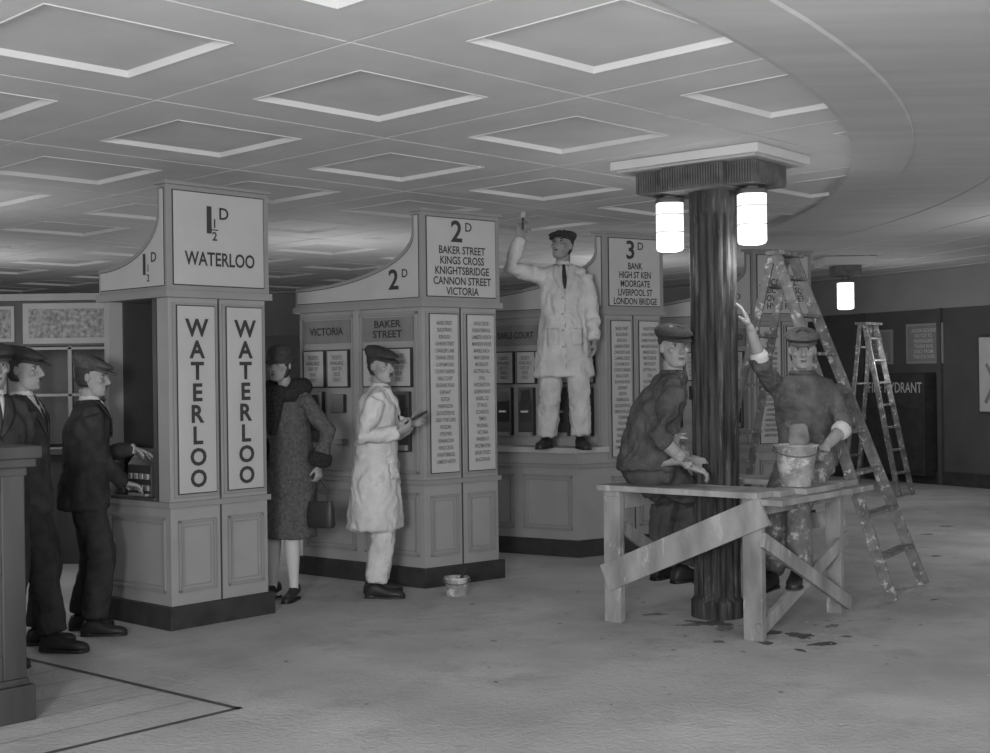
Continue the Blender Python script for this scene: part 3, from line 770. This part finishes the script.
def figure(name, pel, yp, yc, yh, s=1.0, lean=(0, 0), bulge=0.0, pitch=0, roll=0, hands=None, feet=None,
           top=M_SUIT, legs=M_SUIT, neckm=M_SKIN, hem=None, hem_r=(.2, .15), hat='cap', capm=None, shirt=True, buttons=False,
           woman=False, head_off=(0, 0), seated=False, fat=1.0, shoe_m=M_SHOE, heel=0.0, wr=.008, arm=1.0, wide=1.0, tache=False):
    pel = V(pel); fl = V((pel.x, pel.y, 0)); par = empty(name, fl)
    Fp = ang(yp); Rp = V((Fp.y, -Fp.x, 0)); Fc = ang(yc); Rc = V((Fc.y, -Fc.x, 0))
    L = .53 * s
    T_ = pel + Fc * lean[0] + Rc * lean[1]; T_.z += math.sqrt(max(.01, L * L - lean[0] ** 2 - lean[1] ** 2))
    Mi = (pel + T_) / 2 - Fc * bulge
    def sp(t):
        if t < 0: return pel + Z * t * L
        if t > 1: return T_ + (T_ - Mi).normalized() * (t - 1) * L
        return pel * (1 - t) ** 2 + (Mi * 2 - (pel + T_) / 2) * 2 * t * (1 - t) + T_ * t * t
    def ax(t):
        t = max(0, min(1, t)); R = (Rp * (1 - t) + Rc * t).normalized(); return R, Z.cross(R)
    sw = .9 if woman else 1.0
    prof = [(-.26, .190, .148), (-.05, .184, .142), (.10, .174, .134), (.28, .165, .128), (.48, .171, .133), (.66, .178, .136), (.78, .172, .126), (.88, .138, .102), (.96, .088, .080), (1.02, .064, .064)]
    parts = []
    b = MB(); rings = []
    if hem is not None:
        fc = sum((V(f[0]) for f in feet.values()), V((0, 0, 0))) / len(feet)
        for i in range(7):
            t = i / 6.0
            z = hem + (pel.z - .06 * s - hem) * t
            w = (z - hem) / max(.01, (pel.z - hem)); c = pel.lerp(V((fc.x, fc.y, pel.z)), (1 - w) * .45); c.z = z
            R, F_ = ax(0)
            rings.append((c, R * (hem_r[0] + (.182 * s * fat - hem_r[0]) * w), F_ * (hem_r[1] + (.142 * s * fat - hem_r[1]) * w)))
        pr = prof[2:]
    else: pr = prof if not seated else prof[1:]
    for t, rx, ry in pr:
        R, F_ = ax(t); ff = fat if t < .4 else 1 + (fat - 1) * .5
        rings.append((sp(t), R * rx * s * sw * ff, F_ * ry * s * ff))
    b.loft(rings, top, 28); parts.append((b, top, wr))
    Ssh = {}
    yk = MB(); cS = sp(.85)
    for sd, sg in (('R', 1), ('L', -1)): Ssh[sd] = cS + Rc * sg * .170 * s * sw
    yk.tube([Ssh['L'], cS.lerp(Ssh['L'], .5) + Z * .024 * s, sp(.91), cS.lerp(Ssh['R'], .5) + Z * .024 * s, Ssh['R']], [.056 * s, .064 * s, .075 * s, .064 * s, .056 * s], top, 14)
    parts.append((yk, top, wr * .5))
    ends = {}
    for sd, sg in (('R', 1), ('L', -1)):
        hd = hands[sd]; S = Ssh[sd]; a, f = .285 * s, .255 * s
        E, Wp = ik(S, V(hd['t']), a, f, V(hd.get('pole', (0, 0, -1))))
        b = MB(); r = s * (.88 if woman else 1.0) * (1.08 if top in (M_COAT, M_WCOAT) else 1.02) * arm
        if hd.get('bare'):
            b.tube([S, S.lerp(E, .5), E, E.lerp(Wp, .18)], [.061 * r, .058 * r, .055 * r, .054 * r], top)
            parts.append((b, top, wr)); b = MB()
            b.tube([E, E.lerp(Wp, .3), E.lerp(Wp, .7), Wp, Wp.lerp(E, -.06)], [.042 * s, .043 * s, .034 * s, .026 * s, .024 * s], M_SKIN)
            parts.append((b, M_SKIN, 0))
        else:
            b.tube([S, S.lerp(E, .5), E, E.lerp(Wp, .5), E.lerp(Wp, .97)], [.063 * r, .059 * r, .055 * r, .051 * r, .044 * r], top)
            parts.append((b, top, wr))
            b = MB(); b.tube([E.lerp(Wp, .8), Wp, Wp.lerp(E, -.05)], [.028 * s, .026 * s, .024 * s], M_SKIN); parts.append((b, M_SKIN, 0))
            if shirt and top not in (M_COAT,):
                b = MB(); b.tube([E.lerp(Wp, .9), Wp.lerp(E, -.03)], [.033 * s, .032 * s], M_SHIRT); parts.append((b, M_SHIRT, 0))
        ends[sd] = (E, Wp)
    Tn = sp(1.0)
    hc = Tn + Z * .165 * s + ang(yh) * .012 + Fc * head_off[0] + Rc * head_off[1]
    b = MB(); b.tube([sp(.9), sp(1.02), hc - Z * .07 * s - ang(yh) * .02], [.062 * s, .058 * s * (.85 if woman else 1), .057 * s * (.85 if woman else 1)], neckm); parts.append((b, neckm, 0))
    if shirt:
        b = MB(); b.tube([sp(.96), sp(1.065)], [.070 * s, .063 * s], M_SHIRT); parts.append((b, M_SHIRT, 0))
        b = MB(); b.tube([sp(.92) - Fc * .012, sp(1.025) - Fc * .020], [.088 * s, .070 * s], top); parts.append((b, top, 0))
    b = MB()
    if not woman:
        b.ell(pel - Z * .02 * s, Rp * .165 * s, Fp * .118 * s, Z * .14 * s, legs); parts.append((b, legs, 0))
    sh = MB()
    for sd, sg in (('R', 1), ('L', -1)):
        p, fy = feet[sd][:2]; p = V(p)
        H = pel + Rp * sg * .088 * s - Z * .02 * s
        an = p + Z * .09 * s
        K, An = ik(H, an, .425 * s, .415 * s, (Fp + Z * .2 if not seated else Fp + Z))
        b = MB()
        if woman:
            b.tube([H, K, K.lerp(An, .35), K.lerp(An, .85), An, An - Z * .03], [.08 * s, .055 * s, .056 * s, .036 * s, .033 * s, .033 * s], M_STOCK); parts.append((b, M_STOCK, 0))
        else:
            b.tube([H + Z * .02, H.lerp(K, .45), K, K.lerp(An, .4), K.lerp(An, .95)], [.100 * s, .094 * s, .081 * s, .080 * s, .079 * s], legs); parts.append((b, legs, wr))
        shoe(sh, An - Z * .09 * s, fy, s * (.82 if woman else 1.0), shoe_m, heel=heel)
    me, um = remesh(parts, .0120, 2)
    me.name = name + '_body'
    bo = bpy.data.objects.new('body', me); link(bo, par)
    sh.obj('shoes', par, smooth=True)
    tree = BVHTree.FromPolygons([v.co.copy() for v in me.vertices], [tuple(q.vertices) for q in me.polygons])
    def patch(rows, m, nm, cols=6, off=.004, F=None, R=None, base=None):
        F = F or Fc; R = R or Rc; base = base or T_
        vs = []; fs = []
        for u, l0, l1 in rows:
            for i in range(cols + 1):
                o = base + Z * u * s + R * (l0 + (l1 - l0) * i / cols) * s + F * .6
                h = tree.ray_cast(o, -F)
                q = h[0] if h[0] is not None and (h[0] - o).length < .75 else o - F * .5
                vs.append(q + F * off)
        for r in range(len(rows) - 1):
            for i in range(cols): fs.append((r * (cols + 1) + i, r * (cols + 1) + i + 1, (r + 1) * (cols + 1) + i + 1, (r + 1) * (cols + 1) + i))
        g = MB(); g.add(vs, fs, m); o = g.obj(nm, par, smooth=True)
        sd = o.modifiers.new('s', 'SOLIDIFY'); sd.thickness = .004; sd.offset = 1
        return o
    if shirt:
        n = 8
        patch([(.010 - .20 * i / n, -(.050 - .048 * i / n), (.050 - .048 * i / n)) for i in range(n + 1)], M_SHIRT, 'shirt_front')
        patch([(.010 - .20 * i / n, -(.010 + .010 * min(1, i / 4)) * (1 - .6 * (i / n) ** 3), (.010 + .010 * min(1, i / 4)) * (1 - .6 * (i / n) ** 3)) for i in range(n + 1)], M_TIE, 'tie', off=.009, cols=3)
        for sg, nm in ((1, 'lapel_r'), (-1, 'lapel_l')):
            patch([(.015 - .24 * i / n, sg * (.050 - .050 * i / n), sg * ((.050 - .050 * i / n) + .055 * math.sin(math.pi * min(1, (i + 1.2) / (n + 1.2))) + .004)) for i in range(n + 1)], top, nm, off=.010, cols=3)
    if buttons:
        lo = (hem - T_.z) / s + .02
        patch([(-.22 + (lo + .22) * i / 16, -.003, .003) for i in range(17)], M_APRON, 'coat_opening', off=.000, cols=1)
        for k in range(4):
            z = -.26 - .13 * k
            o = T_ + Z * z * s + Rc * .02 + Fc * .6; h = tree.ray_cast(o, -Fc)
            if h[0]:
                g = MB(); g.ell(h[0] + Fc * .004, Rc * .009, Z * .009, Fc * .004, M_APRON, 10, 6); g.obj('button', par, smooth=True)
        for sg in (-1, 1):
            patch([(-.50 - .02 * i, sg * .05, sg * .145) for i in range(8)], top, 'pocket', off=.006, cols=5)
    for sd in ('R', 'L'):
        E, Wp = ends[sd]; hd = hands[sd]
        d = V(hd['d']) if 'd' in hd else (Wp - E)
        n_ = V(hd['n']) if 'n' in hd else (-Rc if sd == 'R' else Rc)
        hand('hand_' + sd.lower(), par, Wp, d, n_, sd, hd.get('curl', .35), s * (.88 if woman else 1.02))
    head(par, hc, yh, pitch, roll, hat, capm, k=1.03 * (s if s < 1.04 else 1.04) * (.94 if woman else 1), long_hair=woman, wide=wide, tache=tache)
    return dict(par=par, tree=tree, patch=patch, T=T_, pel=pel, hc=hc, ends=ends, Fc=Fc, Rc=Rc)

figure('man_in_dark_suit', (-2.49, 7.72, .890), 20, 24, 5, s=.955, lean=(.04, 0), pitch=-8, fat=1.08, tache=True,
       hands={'R': dict(t=(-2.28, 7.83, .90), pole=(-.3, -.3, -1), d=(.6, .5, -.2), n=(0, 0, -1), curl=.35),
              'L': dict(t=(-2.25, 7.96, 1.10), pole=(-.5, .3, -1), d=(.8, .2, -.3), n=(0, -.2, -1), curl=.35)},
       feet={'R': ((-2.42, 7.66, 0), 2), 'L': ((-2.56, 7.86, 0), 25)}, top=M_SUIT, legs=M_SUIT, capm=M_CAP2)
figure('man_in_dark_suit', (-2.69, 7.30, .915), 5, -8, -5, s=.98, lean=(-.01, 0), pitch=-3, fat=1.05, tache=True,
       hands={'R': dict(t=(-2.80, 6.98, .92), pole=(-1, -.3, -.2), n=(0, 1, 0)),
              'L': dict(t=(-2.80, 7.56, .88), pole=(-1, 0, -.3))},
       feet={'R': ((-2.50, 7.20, 0), -5), 'L': ((-2.66, 7.42, 0), 20)}, top=M_SUIT2, legs=M_SUIT, capm=M_CAP)
figure('man_in_dark_suit', (-2.70, 6.88, .92), -55, -55, -55, s=.99, lean=(0, 0), pitch=0,
       hands={'R': dict(t=(-2.95, 6.70, .9), pole=(-1, 0, 0)), 'L': dict(t=(-2.64, 6.92, .86), pole=(0, 1, 0), d=(-.3, -.2, -1))},
       feet={'R': ((-2.78, 6.76, 0), -50), 'L': ((-2.66, 6.92, 0), -40)}, top=M_SUIT, legs=M_SUIT, capm=M_CAP)
# woman
wm = figure('woman_in_fur_trimmed_coat', (-1.43, 8.96, .93), 232, 235, 248, s=.995, lean=(.04, 0), woman=True, shirt=False,
       hem=.43, hem_r=(.215, .185), top=M_WCOAT, legs=M_STOCK, hat='cloche', capm=M_CAP, pitch=-3, head_off=(.02, .035),
       hands={'R': dict(t=(-1.64, 8.98, 1.0), pole=(0, .3, -1)), 'L': dict(t=(-1.225, 8.82, .92), pole=(.6, -.2, -.2), d=(.05, -.1, -1), curl=.7)},
       feet={'R': ((-1.56, 8.90, 0), 235), 'L': ((-1.40, 8.80, 0), 255)}, heel=.045, fat=1.05)
g = MB(); Tw = wm['T']
pts = []
for i in range(19):
    a = math.radians(-100 + 380 * i / 18)
    pts.append(Tw + wm['Rc'] * math.cos(a) * .130 - wm['Fc'] * math.sin(a) * .105 + Z * (.010 - .05 * (1 if math.sin(a) < -.5 else 0)))
g.tube(pts, [.060 + .007 * math.sin(i * 2.3) for i in range(19)], M_FUR, 12)
g.tube([Tw + wm['Fc'] * .10 + Z * -.02, Tw + wm['Fc'] * .14 - Z * .16, Tw + wm['Fc'] * .15 - Z * .32], [.075, .070, .03], M_FUR, 12)
for sd in ('L', 'R'):
    E, Wp = wm['ends'][sd]; g.tube([E.lerp(Wp, .58), E.lerp(Wp, .68), E.lerp(Wp, .9), E.lerp(Wp, .99)], [.05, .078, .082, .058], M_FUR, 14)
g.obj('fur_trim', wm['par'], smooth=True)
e = empty('handbag', (-1.22, 8.79, .5)); g = MB(); c = V((-1.205, 8.77, .62))
g.loft([(c + V((0, 0, -.12)), V((.085, -.03, 0)), V((.012, .03, 0))), (c + V((0, 0, -.10)), V((.095, -.03, 0)), V((.014, .035, 0))), (c + V((0, 0, .0)), V((.090, -.03, 0)), V((.012, .03, 0))), (c + V((0, 0, .06)), V((.082, -.027, 0)), V((.006, .015, 0)))], M_SHOE, 20, p=.5)
g.tube([c + V((.06, -.02, .05)), c + V((.035, -.01, .15)), c + V((0, 0, .205)), c + V((-.035, .01, .15)), c + V((-.06, .02, .05))], [.006] * 5, M_SHOE, 8)
g.obj('bag', e, smooth=True)

# painter at second kiosk
pa = figure('painter_in_white_coat', (-.85, 8.98, .925), 5, 0, -38, s=.985, lean=(.04, 0), pitch=-6, hem=.47, hem_r=(.225, .195),
       top=M_COAT, legs=M_TROW, capm=M_CAP, buttons=True, wr=.012, fat=1.12, tache=True,
       hands={'R': dict(t=(-.66, 8.74, 1.15), pole=(-.6, -.3, -1), d=(.75, .35, .35), n=(-.2, .6, .6), curl=.8),
              'L': dict(t=(-.60, 8.98, 1.20), pole=(0, .3, -1), d=(.7, -.1, .2), n=(0, -1, .2), curl=.8)},
       feet={'R': ((-.84, 8.84, 0), -8), 'L': ((-.87, 9.05, 0), 20)})
g = MB()
g.tube([V((-.63, 8.79, 1.20)), V((-.52, 8.83, 1.26))], [.008, .011], M_WOODD, 8)
g.loft([(V((-.52, 8.83, 1.26)), V((0, .02, 0)), V((0, 0, .012))), (V((-.47, 8.85, 1.285)), V((0, .022, 0)), V((0, 0, .010)))], M_HAIR, 10); g.obj('held_paint_brush', pa['par'])

# painter standing on kiosk counter
zc = .915
pb = figure('painter_in_white_coat', (.575, 10.62, zc + .965), -85, -88, -118, s=1.03, lean=(0, 0), pitch=12, hem=zc + .60, hem_r=(.255, .175),
       top=M_COAT, legs=M_TROW, capm=M_CAP, buttons=True, wr=.013, fat=1.08,
       hands={'R': dict(t=(.225, 10.50, zc + 1.74), pole=(-1, -.1, -.6), d=(.15, 0, 1), n=(.3, -1, 0), curl=.5),
              'L': dict(t=(.82, 10.50, zc + .88), pole=(1, .2, 0), d=(0, -.1, -1), curl=.45)},
       feet={'R': ((.425, 10.68, zc), -112), 'L': ((.70, 10.52, zc), -80)})
g = MB()
g.tube([V((.24, 10.45, zc + 1.80)), V((.245, 10.45, zc + 1.90))], [.008, .010], M_WOODD, 8)
g.loft([(V((.245, 10.45, zc + 1.90)), V((.02, 0, 0)), V((0, .01, 0))), (V((.25, 10.45, zc + 1.945)), V((.02, 0, 0)), V((0, .008, 0)))], M_PAPER, 10); g.obj('held_paint_brush', pb['par'])

# seated workman left
sl = figure('seated_workman', (.93, 7.87, TT + .125), 45, 8, -72, s=1.07, lean=(.17, 0), bulge=.04, pitch=-2, seated=True,
       top=M_SWEAT, legs=M_TROU, shirt=False, capm=M_CAP, fat=1.04, wr=.012,
       hands={'R': dict(t=(1.16, 7.66, TT + .12), pole=(-1, -.4, -.6), d=(.9, .2, -.3), n=(-.1, .3, -1), curl=.5, bare=True),
              'L': dict(t=(1.16, 7.90, TT + .15), pole=(0, .6, -1), d=(.5, -.7, -.1), n=(0, 0, -1), curl=.5)},
       feet={'R': ((1.17, 8.10, .20), 35), 'L': ((1.06, 8.30, .19), 45)})
sl['patch']([(-.33 - .03 * i, -.02 - .025 * i, .10 + .015 * i) for i in range(7)], M_APRON, 'apron', F=ang(-60), R=ang(-150), off=.008)
# seated workman right, arm up against the column
sr = figure('seated_workman', (1.985, 8.17, TT + .12), -128, -105, -100, s=1.01, lean=(.05, .02), bulge=.04, pitch=-4, seated=True,
       top=M_SWEAT2, legs=M_TROUP, shirt=False, capm=M_CAP2, fat=1.05, wr=.012,
       hands={'R': dict(t=(1.580, 7.93, 1.81), pole=(-.1, -.7, -1), d=(-.30, .10, .9), n=(-1, .35, -.1), curl=.2, bare=True),
              'L': dict(t=(2.00, 7.80, TT + .21), pole=(1, .1, -.35), d=(-.8, -.4, .15), n=(-.3, .2, -1), curl=.6, bare=True)},
       feet={'R': ((1.66, 7.80, .20), -128), 'L': ((1.80, 7.70, .24), -110)})
for f in (sl, sr):
    g = MB(); g.tube([f['T'] + f['Rc'] * .07 * math.cos(a) + f['Fc'] * .065 * math.sin(a) + Z * .018 for a in [2 * math.pi * i / 16 for i in range(17)]], [.018] * 17, M_SWEAT, 10)
    g.obj('sweater_collar', f['par'], smooth=True)
g = MB()
for sd in ('R', 'L'):
    E, Wp = sr['ends'][sd]; g.tube([E.lerp(Wp, .06), E.lerp(Wp, .12), E.lerp(Wp, .26), E.lerp(Wp, .32)], [.054, .061, .058, .046], M_SHIRT, 14)
E, Wp = sl['ends']['R']; g2 = MB(); g2.tube([E.lerp(Wp, .10), E.lerp(Wp, .15), E.lerp(Wp, .25), E.lerp(Wp, .30)], [.05, .064, .062, .048], M_SWEAT, 14); g2.obj('rolled_sleeve', sl['par'], smooth=True)
g.obj('rolled_sleeves', sr['par'], smooth=True)
e = empty('plasterers_sponge', (1.80, 7.68, TT + .24)); g = MB()
c = V((1.81, 7.645, TT + .27)); g.loft([(c + Z * -.05, V((.05, 0, 0)), V((0, .035, 0))), (c, V((.065, 0, 0)), V((0, .045, 0))), (c + Z * .08, V((.055, 0, 0)), V((0, .03, 0))), (c + Z * .10, V((.035, 0, 0)), V((0, .02, 0)))], M_STAIN, 14); g.obj('sponge', e, smooth=True)

# ------------------------------------------------------------------ lights
def area(name, loc, target, size, power):
    l = bpy.data.lights.new(name, 'AREA'); l.energy = power; l.size = size
    o = bpy.data.objects.new(name, l); o.location = loc
    o.rotation_euler = (V(target) - V(loc)).to_track_quat('-Z', 'Y').to_euler(); scene.collection.objects.link(o)
def point(name, loc, power, r=.1):
    l = bpy.data.lights.new(name, 'POINT'); l.energy = power; l.shadow_soft_size = r
    o = bpy.data.objects.new(name, l); o.location = loc; scene.collection.objects.link(o)
area('photographers_flash', (-1.4, -1.6, 1.7), (0, 9, 1.7), 1.3, 450)
area('fill_light_right', (4.2, -1.0, 1.9), (2.5, 9, 1.5), 1.8, 140)  # added fill light behind the camera, not a hall fixture
for i, (x, y, p) in enumerate(((-4.2, 9.2, 32), (-5.5, 13.5, 40), (-1.6, 12.6, 40), (1.6, 15.0, 45), (5.0, 11.0, 48), (-3.6, 3.6, 50), (1.2, 3.6, 40), (4.6, 6.2, 32), (4.9, 15.6, 20))):
    point('hall_fill_%d' % i, (x, y, 1.7), p, .3)  # unseen fill points added without fixtures, some where ceiling streaks suggest lamps
for sgn in (.315, -.275):
    p = CP + e1 * sgn; point('column_lamp', (p.x, p.y, 2.22), 9, .09)

w = bpy.data.worlds.new('world'); scene.world = w; w.use_nodes = True
w.node_tree.nodes['Background'].inputs[0].default_value = (1, 1, 1, 1)
w.node_tree.nodes['Background'].inputs[1].default_value = .38

cam = bpy.data.cameras.new('camera'); cam.lens = 36 * 1280 / 990; cam.sensor_width = 36; cam.clip_end = 100
co = bpy.data.objects.new('camera', cam); scene.collection.objects.link(co)
r_ = .013
co.matrix_world = Matrix(((1, r_, 0, 0), (0, 0, -1, 0), (-r_, 1, 0, 1.52), (0, 0, 0, 1)))
scene.camera = co
